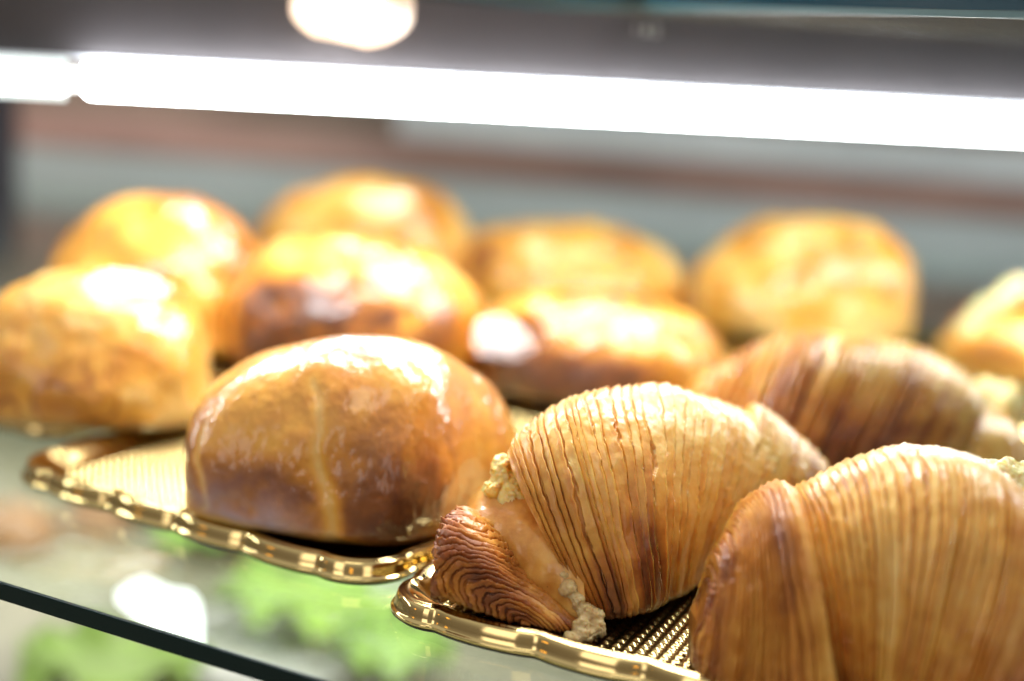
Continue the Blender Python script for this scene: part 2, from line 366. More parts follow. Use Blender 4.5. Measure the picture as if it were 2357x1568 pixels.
def scallop_outline(L_, D_, pitch, rc, depth, n=1400):
    """rounded rectangle (0..L, 0..D) with bulging scallops: base points, outward normals, outward offset"""
    P, Nn, O = [], [], []
    sides = [((rc, 0), (L_ - rc, 0), (0, -1)), ((L_, rc), (L_, D_ - rc), (1, 0)), ((L_ - rc, D_), (rc, D_), (0, 1)), ((0, D_ - rc), (0, rc), (-1, 0))]
    cents = [(L_ - rc, rc), (L_ - rc, D_ - rc), (rc, D_ - rc), (rc, rc)]
    for k, (a, b, nn) in enumerate(sides):
        a = np.array(a); b = np.array(b); ln = np.linalg.norm(b - a); ns = max(1, round(ln / pitch)); m = max(40, int(ln / .0006))
        for i in range(m):
            t = i / m; P.append(a + (b - a) * t); Nn.append(nn)
            f = (t * ns) % 1.0; O.append(depth * (abs(math.sin(math.pi * f)) ** .55) - depth)
        a0 = math.atan2(nn[1], nn[0])
        for i in range(60):
            t = i / 60; an = a0 + t * math.pi / 2; nv = (math.cos(an), math.sin(an))
            P.append(np.array(cents[k]) + rc * np.array(nv)); Nn.append(nv)
            O.append(depth * (abs(math.sin(math.pi * t)) ** .55) * 1.0 - depth)
    return np.array(P), np.array(Nn), np.array(O)

def tray(origin, ang, L_, D_, pitch, rc, label, depth=.0023, k=1.0, bead=.0030):
    """origin: front-left corner of the outline on the shelf, ang: direction of the front edge"""
    e = empty('gold_tray', (origin[0], origin[1], 0), label, 'tray', 'gold scalloped trays'); e.rotation_euler = (0, 0, ang)
    P, Nn, O = scallop_outline(L_, D_, pitch, rc, depth)
    # soften the cusps a little
    for _ in range(7): O = (np.roll(O, 1) + O * 2 + np.roll(O, -1)) / 4
    prof = [(-.0135, .0020), (-.0118, .0022), (-.0090, .0034), (-.0062, .0052), (-.0040, .0064), (-.0030, .0068), (-.0023, .0069), (-.0018, .0068), (-.0015, .0065), (-.0012, .00655), (-.0008, .0064), (-.0005, .0060),
            (-.0002, .0050), (.0001, .0038), (.0003, .0029), (.0005, .0026), (.0009, .00255), (.0011, .0022), (.0010, .0016), (.0006, .0012)]
    n = len(P); V = []; w = []
    for o, z in prof:
        wt = 1 - .92 * sstep(-.0016, -.0085, np.array(o))       # the scallops fade towards the floor
        q = P + Nn * ((O * float(wt) + o * k))[:, None]; V.append(np.column_stack([q, np.full(n, z * k)]))
    V = np.concatenate(V); F = []
    idx = np.arange(n); j = (idx + 1) % n
    F = np.concatenate([np.column_stack([r * n + idx, r * n + j, (r + 1) * n + j, (r + 1) * n + idx]) for r in range(len(prof) - 1)])
    link('rim', mesh_np('tray_rim', V, F), M['gold'], e)
    # embossed floor: rows of little pyramids
    inset = .0128 * k; step = bead / 7
    nx = int((L_ - 2 * inset) / step); ny = int((D_ - 2 * inset) / step)
    X, Y = np.meshgrid(inset + np.arange(nx + 1) * step, inset + np.arange(ny + 1) * step, indexing='ij')
    py = lambda a: np.abs(((a / bead) % 1.0) * 2 - 1)
    Z = .0021 * k + .00075 * np.minimum(1, 1.25 * (1 - np.maximum(py(X), py(Y)))) * bead / .003
    V = np.column_stack([X.ravel(), Y.ravel(), Z.ravel()]); I = np.arange((nx + 1) * (ny + 1)).reshape(nx + 1, ny + 1)
    F = np.column_stack([I[:-1, :-1].ravel(), I[1:, :-1].ravel(), I[1:, 1:].ravel(), I[:-1, 1:].ravel()])
    ctr = V[F].mean(axis=1); r2 = max(rc - inset, .001)
    dx = np.maximum(np.maximum(inset + r2 - ctr[:, 0], ctr[:, 0] - (L_ - inset - r2)), 0); dy = np.maximum(np.maximum(inset + r2 - ctr[:, 1], ctr[:, 1] - (D_ - inset - r2)), 0)
    F = F[np.hypot(dx, dy) <= r2 + .0006]
    link('embossed_floor', mesh_np('tray_floor', V, F, True), M['gold_floor'], e)
    # black underside of the gold, also standing for shade and reflection there
    q0 = P + Nn * (O - .0002)[:, None]; q1 = P + Nn * (O + .0010)[:, None]
    V = np.concatenate([np.column_stack([q0, np.full(n, .0004)]), np.column_stack([q1, np.full(n, .0013 * k)])])
    bm = bmesh.new(); vs = [bm.verts.new(v) for v in V]
    for i in range(n): bm.faces.new((vs[i], vs[(i + 1) % n], vs[n + (i + 1) % n], vs[n + i]))
    bm.faces.new(vs[:n][::-1]); bm.faces.new(vs[n:])
    link('base_and_shade', bm_mesh('tray_base_and_shade', bm), M['black'], e)
    return e

def tray_at(corner, ang, L_, D_, pitch, rc, label, right_anchor=False, **kw):
    """corner = outermost point of the front corner seen in the photo; the tray runs along ang from there (or ends there)"""
    a = math.radians(ang); x = np.array([math.cos(a), math.sin(a)]); y = np.array([-x[1], x[0]])
    c = np.array(corner[:2]) - (rc * .29) * (x + y) * 1.0 if not right_anchor else np.array(corner[:2]) - x * L_ + (rc * .29) * (x - y)
    return tray(c, a, L_, D_, pitch, rc, label, **kw)
ta = gnd(850, 1352)
tray_at(ta, -29, .139, .215, .0235, .020, 'gold scalloped tray with the large glazed bun at its front corner', right_anchor=True)
tb = gnd(912, 1425)
tray_at(tb, -23, .22, .30, .0265, .017, 'gold scalloped tray under the three ribbed shell pastries at front right')
tray_at(gnd(0, 1052) + ey * .024, -29, .16, .26, .0235, .02, 'gold scalloped tray at far left under two buns, mostly hidden', right_anchor=True)
tray_at(gnd(1120, 770), -27, .33, .16, .0235, .02, 'gold scalloped tray in the back row behind the other trays')

# ------------------------------------------------------------------ pastries
def loft(keys, ns, nphi, n_exp=2.2, under=.9, smap=None):
    """keys: (s, top point, front point, back point) world; returns grid of a closed tube of dome sections"""
    ks = [k[0] for k in keys]; s = np.linspace(0, 1, ns) if smap is None else smap(np.linspace(0, 1, ns))
    T = cubic(ks, [k[1] for k in keys], s); B = cubic(ks, [k[2] for k in keys], s); K = cubic(ks, [k[3] for k in keys], s)
    O = (B + K) / 2
    phi = np.linspace(0, 2 * math.pi, nphi, endpoint=False) - math.pi / 2       # starts underneath
    c, sn = np.cos(phi), np.sin(phi)
    c = np.sign(c) * np.abs(c) ** (2 / n_exp); up = np.maximum(sn, 0) ** (2 / n_exp); dn = np.maximum(-sn, 0) ** (2 / 3.0)
    low = np.zeros_like(O); low[:, 2] = -(O[:, 2] - .0024) * under
    P = O[:, None, :] + c[None, :, None] * (B - O)[:, None, :] + up[None, :, None] * (T - O)[:, None, :] + dn[None, :, None] * low[:, None, :]
    return s, phi, P
def normals(P):
    du = np.gradient(P, axis=0); dv = np.roll(P, -1, 1) - np.roll(P, 1, 1)
    n = np.cross(du, dv); l = np.linalg.norm(n, axis=2, keepdims=True); n = n / np.maximum(l, 1e-12)
    c = P.mean(axis=(0, 1)); 
    if ((P - c) * n).sum() < 0: n = -n
    return n
def grid_faces(ns, nphi):
    I = np.arange(ns * nphi).reshape(ns, nphi); J = np.roll(I, -1, 1)
    return np.column_stack([I[:-1].ravel(), J[:-1].ravel(), J[1:].ravel(), I[1:].ravel()])
def capped(P, T):
    """add closing fans (as quads collapsed on a ring) at both ends"""
    ns, nphi = P.shape[:2]
    a = P[0].mean(0); b = P[-1].mean(0)
    rows = [a + (P[0] - a) * k for k in (.02, .5)] + [P[i] for i in range(ns)] + [b + (P[-1] - b) * k for k in (.5, .02)]
    tt = [T[0], T[0]] + [T[i] for i in range(ns)] + [T[-1], T[-1]]
    return np.array(rows), np.array(tt)
def pkey(s, ut, vt, ub, vb, w, zb=.010, dx=0.0, lean=0.0):
    """top and front points of a section as measured; w = its depth; the far side lies dx to the side"""
    B = gnd(ub, vb, zb); K = B + np.array([dx, w, 0]); O = (B + K) / 2
    T = aty(ut, vt, O[1] + lean); return (s, T, B, K)

def tube_object(name, P, toast, mat, parent):
    P, t = capped(P, toast); org = np.array(parent.location) if parent else np.zeros(3)
    me = mesh_np(name, (P - org).reshape(-1, 3), grid_faces(*P.shape[:2]), True, {'toast': t.ravel()})
    return link(name, me, mat, parent)

def ribs(s, phi, nrib, seed, warp=.9, jag=.2, groove=.80, smap=None):
    """overlapping leaves of dough: relief (0..1, negative in the gaps), leaf index"""
    Sg, Fg = np.meshgrid(s, phi, indexing='ij')
    q = nrib * (Sg + .35 * Sg * Sg) / 1.35
    q = q + .45 * noise(Sg * nrib * .5, 0, 0, seed + 41) + .26 * noise(Sg * nrib * .9, Fg * .6, 0, seed + 43) + warp * fbm(Fg * .9, Sg * 3, seed * 1.7, seed, 2) + .12 * fbm(Fg * 5, Sg * nrib * .4, 0, seed + 9, 3)
    i0 = np.floor(q)
    q = q + jag * fbm(Fg * 14, i0 * 7.31, 0, seed + 21, 3) * .5
    i = np.floor(q); t = q - i
    gw = groove - .10 * Sg + .10 * noise(Fg * 2.2, i * 5.77, 0, seed + 3); gw = np.clip(gw + .03 * noise(Fg * 26, i * 1.3, 0, seed + 14), .6, .985)
    closed = sstep(.40, .8, noise(Fg * 1.7, i * 3.37, 0, seed + 31))            # here and there two leaves stick together
    lift = .55 + .45 * noise(Fg * 1.6, i * 4.19, 0, seed + 5)
    plate = (.25 + .75 * np.clip(t / gw, 0, 1) ** .8) * (.65 + .5 * lift)
    lip = sstep(.78, 1.0, t / gw) * .25 * (noise(Fg * 9, i * 2.9, 0, seed + 8) > -.1)
    gap = -1.15 * (1 - .75 * closed)
    k = sstep(0, .045, t - gw)
    k2 = sstep(0.03, 0, t)                                                     # rise out of the gap
    h = (plate + lip) * (1 - k) + gap * k
    return h, i, t, Sg, Fg

def shell_part(name, keys, parent, nrib, seed, amp, ns, nphi, patches, mat, toast0=.26, n_exp=2.2, groove=.8, warp=.9, wrinkle=.00016, smap=None, leaf=.10, flare=0.0):
    s, phi, P = loft(keys, ns, nphi, n_exp)
    N_ = normals(P)
    h, i, t, Sg, Fg = ribs(s, phi, nrib, seed, warp=warp, groove=groove)
    fade = sstep(0, .03, Sg) * sstep(1, .95, Sg)
    wr = fbm(P[..., 0] * 420, P[..., 1] * 420, P[..., 2] * 420, seed + 50, 3) * wrinkle
    big = fbm(P[..., 0] * 60, P[..., 1] * 60, P[..., 2] * 60, seed + 60, 2) * .0008
    under = sstep(-.9, -.2, np.sin(Fg))
    P = P + N_ * (flare * sstep(.72, 1.0, Sg) * sstep(-.5, .3, np.sin(Fg)))[..., None]
    P = P + N_ * ((h * amp) * fade * (.25 + .75 * under) + wr + big * under)[..., None]
    P[..., 2] = np.maximum(P[..., 2], .0026)
    toast = np.full(Sg.shape, toast0) + .12 * fbm(P[..., 0] * 45, P[..., 1] * 45, P[..., 2] * 45, seed + 70, 3) + leaf * _h(i.astype(np.int64), 3, 5, seed)
    for (s0, f0, rs, rf, a) in patches:
        f = math.radians(f0); g = np.exp(-(((Sg - s0) / rs) ** 2 + ((Fg - f) / math.radians(rf)) ** 2))
        toast = toast + a * g * (.8 + .45 * fbm(Sg * 9, Fg * 3, 0, seed + 80, 3) + .10 * _h(i.astype(np.int64), 1, 1, seed + 4))
    # leaf lips are browned thin edges
    toast = toast + .10 * sstep(.55, .80, t) * (t < .86)
    return tube_object(name, P, np.clip(toast, 0, 1), mat, parent)

def lump(name, centers, parent, mat, seed, rough=.28, toast0=.1, crag=90, edge_brown=.5, vox=.00035):
    """ragged mass of cream grown from overlapping balls: (centre, radii)"""
    bm = bmesh.new()
    for c, r in centers:
        q = bmesh.ops.create_icosphere(bm, subdivisions=3, radius=1.0)
        bmesh.ops.scale(bm, verts=q['verts'], vec=r); bmesh.ops.translate(bm, verts=q['verts'], vec=c)
    tmp = bpy.data.objects.new('tmp_lump', bm_mesh('tmp', bm)); COL.objects.link(tmp)
    m = tmp.modifiers.new('r', 'REMESH'); m.mode = 'VOXEL'; m.voxel_size = vox
    m = tmp.modifiers.new('s', 'SMOOTH'); m.factor = .5; m.iterations = 5
    bpy.context.view_layer.update()
    me = bpy.data.meshes.new_from_object(tmp.evaluated_get(bpy.context.evaluated_depsgraph_get())); bpy.data.objects.remove(tmp)
    n = len(me.vertices); co = np.empty(n * 3); me.vertices.foreach_get('co', co); co = co.reshape(-1, 3)
    nn = np.empty(n * 3); me.vertex_normals.foreach_get('vector', nn); nn = nn.reshape(-1, 3)
    rr = min(min(r) for c, r in centers)
    f0 = fbm(co[:, 0] * crag * 2, co[:, 1] * crag * 2, co[:, 2] * crag * 2, seed, 3); f1 = fbm(co[:, 0] * crag * 5, co[:, 1] * crag * 5, co[:, 2] * crag * 5, seed + 3, 4); f2 = fbm(co[:, 0] * crag * 16, co[:, 1] * crag * 16, co[:, 2] * crag * 16, seed + 9, 3)
    co = co + nn * ((f0 * rough * 1.2 + f1 * rough * .7 - np.abs(f1) * rough * .5 + f2 * rough * .22) * rr)[:, None] - np.array(parent.location)
    me.vertices.foreach_set('co', co.ravel()); me.update()
    toast = np.clip(toast0 + edge_brown * sstep(.15, .7, f1 + .4 * f0) + .2 * f2, 0, 1)
    at = me.attributes.new('toast', 'FLOAT', 'POINT'); at.data.foreach_set('value', toast.astype(np.float32))
    me.polygons.foreach_set('use_smooth', np.ones(len(me.polygons), dtype=bool))
    me.materials.clear(); return link(name, me, mat, parent)

def to_px(P):
    d = P - CP; z = d @ fw; return 1178.5 + FPX * (d @ CR) / z, 784 - FPX * (d @ CU) / z

# ---- the sharp one in the middle
def main_pastry():
    c = gnd(1420, 1400); e = empty('shell_pastry', (c[0], c[1], 0), 'sharp ribbed golden shell pastry with a dark spiral end at the near tray corner', 'pastry', 'ribbed shell pastries')
    keys = [pkey(0, 1168, 1040, 1345, 1395, .040, .009), pkey(.10, 1225, 985, 1375, 1400, .050, .009), pkey(.25, 1305, 935, 1430, 1395, .058), pkey(.45, 1450, 900, 1500, 1380, .062),
            pkey(.62, 1580, 905, 1560, 1350, .062), pkey(.78, 1715, 955, 1630, 1310, .058), pkey(.90, 1825, 1025, 1710, 1270, .048), pkey(.97, 1900, 1075, 1790, 1225, .034), pkey(1, 1935, 1110, 1850, 1190, .02)]
    shell_part('ribbed_shell', keys, e, 34, 11, .00085, 1300, 420, [(.46, 2, .26, 32, .60), (.18, -4, .2, 28, .30), (.2, -25, .2, 30, .3), (.75, -10, .2, 30, .20), (.05, 20, .06, 50, .12)], M['shell'], toast0=.19, groove=.82, leaf=.10, warp=.65)
    # raised flap on the right shoulder
    keys = [pkey(0, 1740, 940, 1668, 1290, .054, .010), pkey(.3, 1775, 958, 1695, 1285, .056, .010), pkey(.75, 1850, 1015, 1758, 1262, .048, .010), pkey(1, 1905, 1070, 1805, 1230, .03, .01)]
    shell_part('loose_flap', keys, e, 7, 23, .0008, 260, 240, [(0, 70, .16, 60, .28)], M['shell'], toast0=.32, groove=.8, leaf=.15)
    # inner flap: smooth belly of dough below the mouth
    keys = [pkey(0, 1058, 1205, 1052, 1255, .014, .017), pkey(.12, 1085, 1160, 1066, 1305, .030, .0145), pkey(.4, 1150, 1108, 1150, 1335, .038, .0115), pkey(.7, 1235, 1140, 1240, 1375, .040, .010), pkey(.9, 1300, 1200, 1315, 1405, .036, .009), pkey(1, 1335, 1260, 1350, 1410, .03, .009)]
    s, phi, P = loft(keys, 160, 160, 2.1); N_ = normals(P); Sg, Fg = np.meshgrid(s, phi, indexing='ij')
    P = P + N_ * (fbm(P[..., 0] * 90, P[..., 1] * 90, P[..., 2] * 90, 5, 4) * .0009)[..., None]
    P[..., 2] = np.maximum(P[..., 2], .0026)
    t = .33 + .16 * fbm(P[..., 0] * 120, P[..., 1] * 120, P[..., 2] * 120, 6, 4)
    tube_object('inner_flap', P, np.clip(t, 0, 1), M['flap'], e)
    # rolled end: leaves seen edge-on, wrapped round a spiral eye
    keys = [pkey(0, 1003, 1275, 1000, 1305, .012, .0185), pkey(.08, 1018, 1222, 1007, 1328, .022, .0165), pkey(.24, 1062, 1180, 1045, 1352, .032, .0140), pkey(.45, 1125, 1208, 1115, 1392, .036, .0110), pkey(.70, 1200, 1290, 1205, 1426, .034, .0080),
            pkey(.90, 1280, 1362, 1287, 1445, .026, .0066), pkey(1, 1328, 1402, 1325, 1442, .015, .006)]
    s, phi, P = loft(keys, 620, 620, 2.2, under=.55); N_ = normals(P); Sg, Fg = np.meshgrid(s, phi, indexing='ij')
    # the leaves wrap round an eye low on the near side, stretched towards the far tip of the roll
    eu, ev = to_px(P); du, dv = eu - 1212, ev - 1442; la = -.80 * du - .60 * dv; lb = .60 * du - .80 * dv
    v = P - gnd(1212, 1442, .006); dist = np.sqrt((la / 2.7) ** 2 + lb ** 2) / 9600
    ang = np.arctan2(v[..., 2], v[..., 0])
    q = dist / .00082 + ang * .12 + .8 * fbm(P[..., 0] * 130, P[..., 1] * 130, P[..., 2] * 130, 31, 3) + .20 * fbm(P[..., 0] * 800, P[..., 1] * 800, P[..., 2] * 800, 33, 2)
    i = np.floor(q); tt = q - i
    lift = .75 + .75 * noise(P[..., 0] * 160, i * 3.3, P[..., 2] * 160, 37)
    h = (.1 + .9 * tt ** .7) * lift * (1 - sstep(.66, .74, tt)) - 1.0 * sstep(.66, .74, tt)
    crk = fbm(P[..., 0] * 260, P[..., 1] * 260, P[..., 2] * 160, 41, 3)
    P = P + N_ * (h * .0009 + .0011 * crk * sstep(.38, .05, Sg) + .0004 * fbm(P[..., 0] * 90, P[..., 1] * 90, P[..., 2] * 90, 42, 2))[..., None]
    P[..., 2] = np.maximum(P[..., 2], .0026)
    t = .62 + .20 * fbm(P[..., 0] * 70, P[..., 1] * 70, P[..., 2] * 70, 44, 3) + .12 * _h(i.astype(np.int64), 2, 2, 8) + .22 * sstep(.25, 0, Sg) * (crk > .0)
    tube_object('rolled_end', P, np.clip(t, 0, 1), M['roll'], e)
    # cream: a toasted tuft at the mouth, a dried drip at the bottom
    a = aty(1158, 1088, .347); b = aty(1178, 1140, .343); c2 = aty(1142, 1122, .345); d2 = aty(1188, 1112, .346)
    lump('cream_tuft', [(a, (.0032, .004, .0044)), (b, (.0036, .004, .0036)), (c2, (.0034, .004, .0032)), (d2, (.0026, .004, .0032))], e, M['cream'], 3, .60, .22, 75, .55, .00025)
    p = [(1296, 1338, .0150), (1312, 1362, .0135), (1326, 1385, .0115), (1346, 1408, .0092), (1368, 1420, .0082), (1376, 1445, .0062), (1352, 1462, .0050), (1322, 1470, .0042), (1345, 1440, .0066)]
    sz = [(.0016, .0014, .0020), (.0019, .0016, .0022), (.0020, .0018, .0022), (.0026, .0022, .0022), (.0028, .0022, .0022), (.0026, .0022, .0024), (.0028, .0024, .0020), (.0026, .0024, .0014), (.0028, .0026, .0026)]
    lump('cream_drip', [(gnd(*q), z) for q, z in zip(p, sz)], e, M['ricotta'], 8, .55, .22, 140, .3, .00025)
    return e
main_pastry()

def near_pastry():
    c = gnd(2050, 1620); e = empty('shell_pastry', (c[0], c[1], 0), 'slightly blurred ribbed shell pastry nearest the viewer, filling the lower right corner', 'pastry', 'ribbed shell pastries')
    keys = [pkey(0, 1800, 1150, 1908, 1552, .042), pkey(.15, 1885, 1115, 1966, 1586, .051), pkey(.3, 1985, 1066, 2015, 1605, .060), pkey(.48, 2125, 1038, 2085, 1625, .064), pkey(.66, 2240, 1062, 2160, 1650, .064),
            pkey(.82, 2350, 1135, 2260, 1680, .058), pkey(.93, 2450, 1240, 2360, 1680, .045), pkey(1, 2530, 1370, 2450, 1640, .025)]
    shell_part('ribbed_shell', keys, e, 34, 47, .00080, 1100, 260, [(.45, -16, .7, 30, .42), (.9, 0, .14, 40, .25)], M['shell'], toast0=.22, groove=.80, warp=.6)
    keys = [pkey(0, 1628, 1352, 1602, 1450, .012, .013), pkey(.14, 1650, 1290, 1622, 1500, .022, .012), pkey(.4, 1694, 1224, 1668, 1545, .034, .011), pkey(.72, 1742, 1164, 1760, 1580, .048, .010), pkey(.93, 1800, 1146, 1880, 1600, .052, .010), pkey(1, 1824, 1150, 1925, 1600, .050, .010)]
    shell_part('rolled_end', keys, e, 20, 59, .00080, 620, 260, [(.2, 40, .25, 70, .22), (.82, 30, .08, 60, .14), (1.0, 30, .05, 80, -.22)], M['roll'], toast0=.44, groove=.78, warp=.55, flare=.0016)
    p = aty(2318, 1105, .325); q = aty(2350, 1120, .325); r = aty(2285, 1085, .33)
    lump('cream', [(p, (.0062, .006, .0050)), (q, (.006, .006, .006)), (r, (.0048, .005, .0030))], e, M['cream'], 12, .35, .05, 90, .45)
    return e
near_pastry()

def rear_pastry():
    c = gnd(1900, 1100); e = empty('shell_pastry', (c[0], c[1], 0), 'blurred ribbed shell pastry behind the two front ones with yellow cream at its right end', 'pastry', 'ribbed shell pastries')
    keys = [pkey(0, 1585, 905, 1560, 960, .02, .012, .006), pkey(.07, 1625, 868, 1575, 1010, .035, .012, .01), pkey(.2, 1735, 800, 1640, 1065, .055, .012, .014), pkey(.36, 1840, 778, 1720, 1090, .062, .012, .016), pkey(.52, 1950, 782, 1810, 1100, .064, .012, .016),
            pkey(.68, 2060, 795, 1920, 1105, .062, .012, .016), pkey(.84, 2180, 845, 2060, 1110, .055, .012, .014), pkey(.95, 2250, 905, 2180, 1095, .04, .012, .01), pkey(1, 2280, 950, 2240, 1060, .02, .012, .005)]
    shell_part('ribbed_shell', keys, e, 32, 83, .0016, 800, 220, [(.55, 2, .55, 34, .50), (.85, 25, .16, 50, .18)], M['shell'], toast0=.29, groove=.72, warp=.35, leaf=.18)
    keys = [pkey(0, 2180, 1000, 2180, 1060, .02, .014), pkey(.2, 2220, 960, 2215, 1085, .035, .013), pkey(.55, 2290, 955, 2290, 1095, .042, .012), pkey(.85, 2345, 990, 2345, 1090, .035, .012), pkey(1, 2372, 1030, 2372, 1070, .018, .012)]
    s, phi, P = loft(keys, 120, 120, 2.1); N_ = normals(P)
    P = P + N_ * (fbm(P[..., 0] * 90, P[..., 1] * 90, P[..., 2] * 90, 15, 3) * .0014)[..., None]
    tube_object('inner_flap', P, np.clip(.25 + .2 * fbm(P[..., 0] * 80, P[..., 1] * 80, P[..., 2] * 80, 16, 3), 0, 1), M['flap'], e)
    p = aty(2312, 935, .505); q = aty(2295, 975, .505); r = aty(2268, 905, .51)
    lump('cream', [(p, (.0085, .008, .0085)), (q, (.008, .008, .007)), (r, (.007, .007, .005))], e, M['cream'], 19, .3, .12, 70, .4, .0006)
    return e
rear_pastry()

# ---- glazed buns
def glint_facet(P, N_, u, v, ru, rv, d0):  # shapes the crust so that it holds a bright ellipse
    """a flat facet on the crust, tilted half way between the viewer and the light bar"""
    a, b = to_px(P); vis = ((P - CP) * N_).sum(-1) < 0
    e = np.hypot((a - u) / ru, (b - v) / rv); m = vis & (e < .25)
    if not m.any(): return P
    c = P[m].mean(0); q = np.array(bl) + np.array([0, .004, TH * .45])
    t = (c[0] - q[0]) / (br[0] - bl[0]); q = q + (br - bl) * t
    n = (CP - c) / np.linalg.norm(CP - c) + (q - c) / np.linalg.norm(q - c); n /= np.linalg.norm(n)
    dirs = P - CP; k = ((c + n * d0 - CP) @ n) / (dirs @ n)
    w = sstep(1.12, .96, e) * vis
    return CP + dirs * (1 + (k - 1) * w)[..., None]
def flatten(phi, P, s, seed, f0, f1, amount):
    """flatten the crust between two angles of the section, unevenly along the bun"""
    deg = np.degrees(phi); i0 = int(np.argmin(abs(deg - f0))); i1 = int(np.argmin(abs(deg - f1))); k = np.arange(i0, i1 + 1); t = ((k - i0) / (i1 - i0))[None, :, None]
    ch = P[:, i0:i0 + 1] * (1 - t) + P[:, i1:i1 + 1] * t
    w = amount * np.clip(.75 + .5 * noise(s * 5, 0, 0, seed + 77), 0, 1)[:, None, None]
    P = P.copy(); P[:, i0:i1 + 1] = P[:, i0:i1 + 1] * (1 - w) + ch * w
    for _ in range(10): P[:, i0 - 6:i1 + 7] = (P[:, i0 - 7:i1 + 6] + 2 * P[:, i0 - 6:i1 + 7] + P[:, i0 - 5:i1 + 8]) / 4
    return P
def bun_mesh(keys, seed, n_exp=2.05, ns=260, nphi=260, lum=.0026, streaks=(), patches=(), toast0=.36, var=.42, edge=.0, scale=1.0, origin=None, blisters=(), shoulder=None, reflection_spots=()):  # blisters: facets shaped to hold a bright ellipse
    s, phi, P = loft(keys, ns, nphi, n_exp)
    if shoulder: P = flatten(phi, P, s, seed, *shoulder)
    N_ = normals(P); Sg, Fg = np.meshgrid(s, phi, indexing='ij')
    up = sstep(-.7, .1, np.sin(Fg))
    b1 = fbm(P[..., 0] * 38, P[..., 1] * 38, P[..., 2] * 38, seed, 2); b2 = fbm(P[..., 0] * 120, P[..., 1] * 120, P[..., 2] * 120, seed + 5, 3)
    disp = (b1 * lum + b2 * lum * .22 + .00012 * fbm(P[..., 0] * 600, P[..., 1] * 600, P[..., 2] * 600, seed + 8, 3)) * up
    t = toast0 + var * fbm(P[..., 0] * 42, P[..., 1] * 42, P[..., 2] * 55, seed + 11, 4)
    # flowing darker veins where the glaze pooled
    vein = np.abs(fbm(P[..., 0] * 36, P[..., 1] * 36, P[..., 2] * 44, seed + 21, 3)); t = t + .34 * sstep(.09, .0, vein) * sstep(.0, .4, fbm(P[..., 0] * 20, P[..., 1] * 20, P[..., 2] * 20, seed + 25, 2) + .15)
    for (s0, f0, rs, rf, a) in patches:
        g = np.exp(-(((Sg - s0) / rs) ** 2 + ((Fg - math.radians(f0)) / math.radians(rf)) ** 2)); t = t + a * g * (.8 + .5 * b2)
    for (s0, f0, f1, w, slant) in streaks:                                       # pale stretch marks running down the side
        mid = s0 + slant * (Fg - math.radians((f0 + f1) / 2)) + .012 * noise(Fg * 5, 0, 0, seed + 31)
        m = np.exp(-((Sg - mid) / w) ** 2) * sstep(math.radians(f0), math.radians(f0 + 12), Fg) * sstep(math.radians(f1), math.radians(f1 - 12), Fg)
        t = t * (1 - .85 * m) + .02 * m; disp = disp - .0004 * m
    P = P + N_ * disp[..., None]
    for q in blisters: P = glint_facet(P, normals(P), *q)
    P[..., 2] = np.maximum(P[..., 2], .0024)
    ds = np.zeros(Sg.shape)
    for (s0, f0, rs, rf, a) in reflection_spots: ds = ds + a * np.exp(-(((Sg - s0) / rs) ** 2 + ((Fg - math.radians(f0)) / math.radians(rf)) ** 2)) * np.clip(.75 + .6 * b2 + .5 * b1, 0, 1.2)
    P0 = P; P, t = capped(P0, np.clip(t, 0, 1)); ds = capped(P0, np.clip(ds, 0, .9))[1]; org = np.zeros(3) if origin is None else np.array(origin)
    return mesh_np('glazed_bun', (P - org).reshape(-1, 3), grid_faces(*P.shape[:2]), True, {'toast': t.ravel(), 'painted_reflection': ds.ravel()})

def dome_keys(u0, u1, vtop, vbase, w, peak=.5, p=2.05, yaw=0.0, zb=.013, y=None):
    """keys for a domed bun whose silhouette spans u0..u1, vtop..; its front touches the tray at vbase"""
    uc = (u0 + u1) / 2; f = gnd(uc, vbase, 0.0024)
    C = f + np.array([0, w / 2, 0]); a = np.linalg.norm(aty(u1, vtop, C[1]) - aty(u0, vtop, C[1])) / 2
    cy, sy = math.cos(yaw), math.sin(yaw); X = np.array([cy, sy, 0]); Y = np.array([-sy, cy, 0])
    top = aty(u0 + (u1 - u0) * peak, vtop, C[1]); H = top[2]; ks = []
    for s in np.linspace(0, 1, 11):
        th = math.pi * (1 - s); xx = math.cos(th); xx = math.copysign(abs(xx) ** .9, xx)
        pr = max(1 - abs(xx) ** p, .0) ** (1 / p); pr = max(pr, .08); sk = (peak - .5) * 2 * a * pr * .8
        c = C + X * (a * xx); z = zb + (H - zb) * (.22 + .78 * pr) if 0 < s < 1 else zb + (H - zb) * .22
        ks.append((float(s), np.array([c[0] + sk * X[0], c[1] + sk * X[1], z]), c - Y * (w / 2 * pr) + np.array([0, 0, zb]) - np.array([0, 0, c[2]]), c + Y * (w / 2 * pr) + np.array([0, 0, zb]) - np.array([0, 0, c[2]])))
    return ks, C
def bun(label, args, seed, **kw):
    ks, C = dome_keys(**args); C = np.array([C[0], C[1], 0])
    me = bun_mesh(ks, seed, origin=C, **kw)
    o = link('glazed_bun', me, M['bun'], None, label, 'bun', 'glazed buns in the display case'); o.location = C; return o

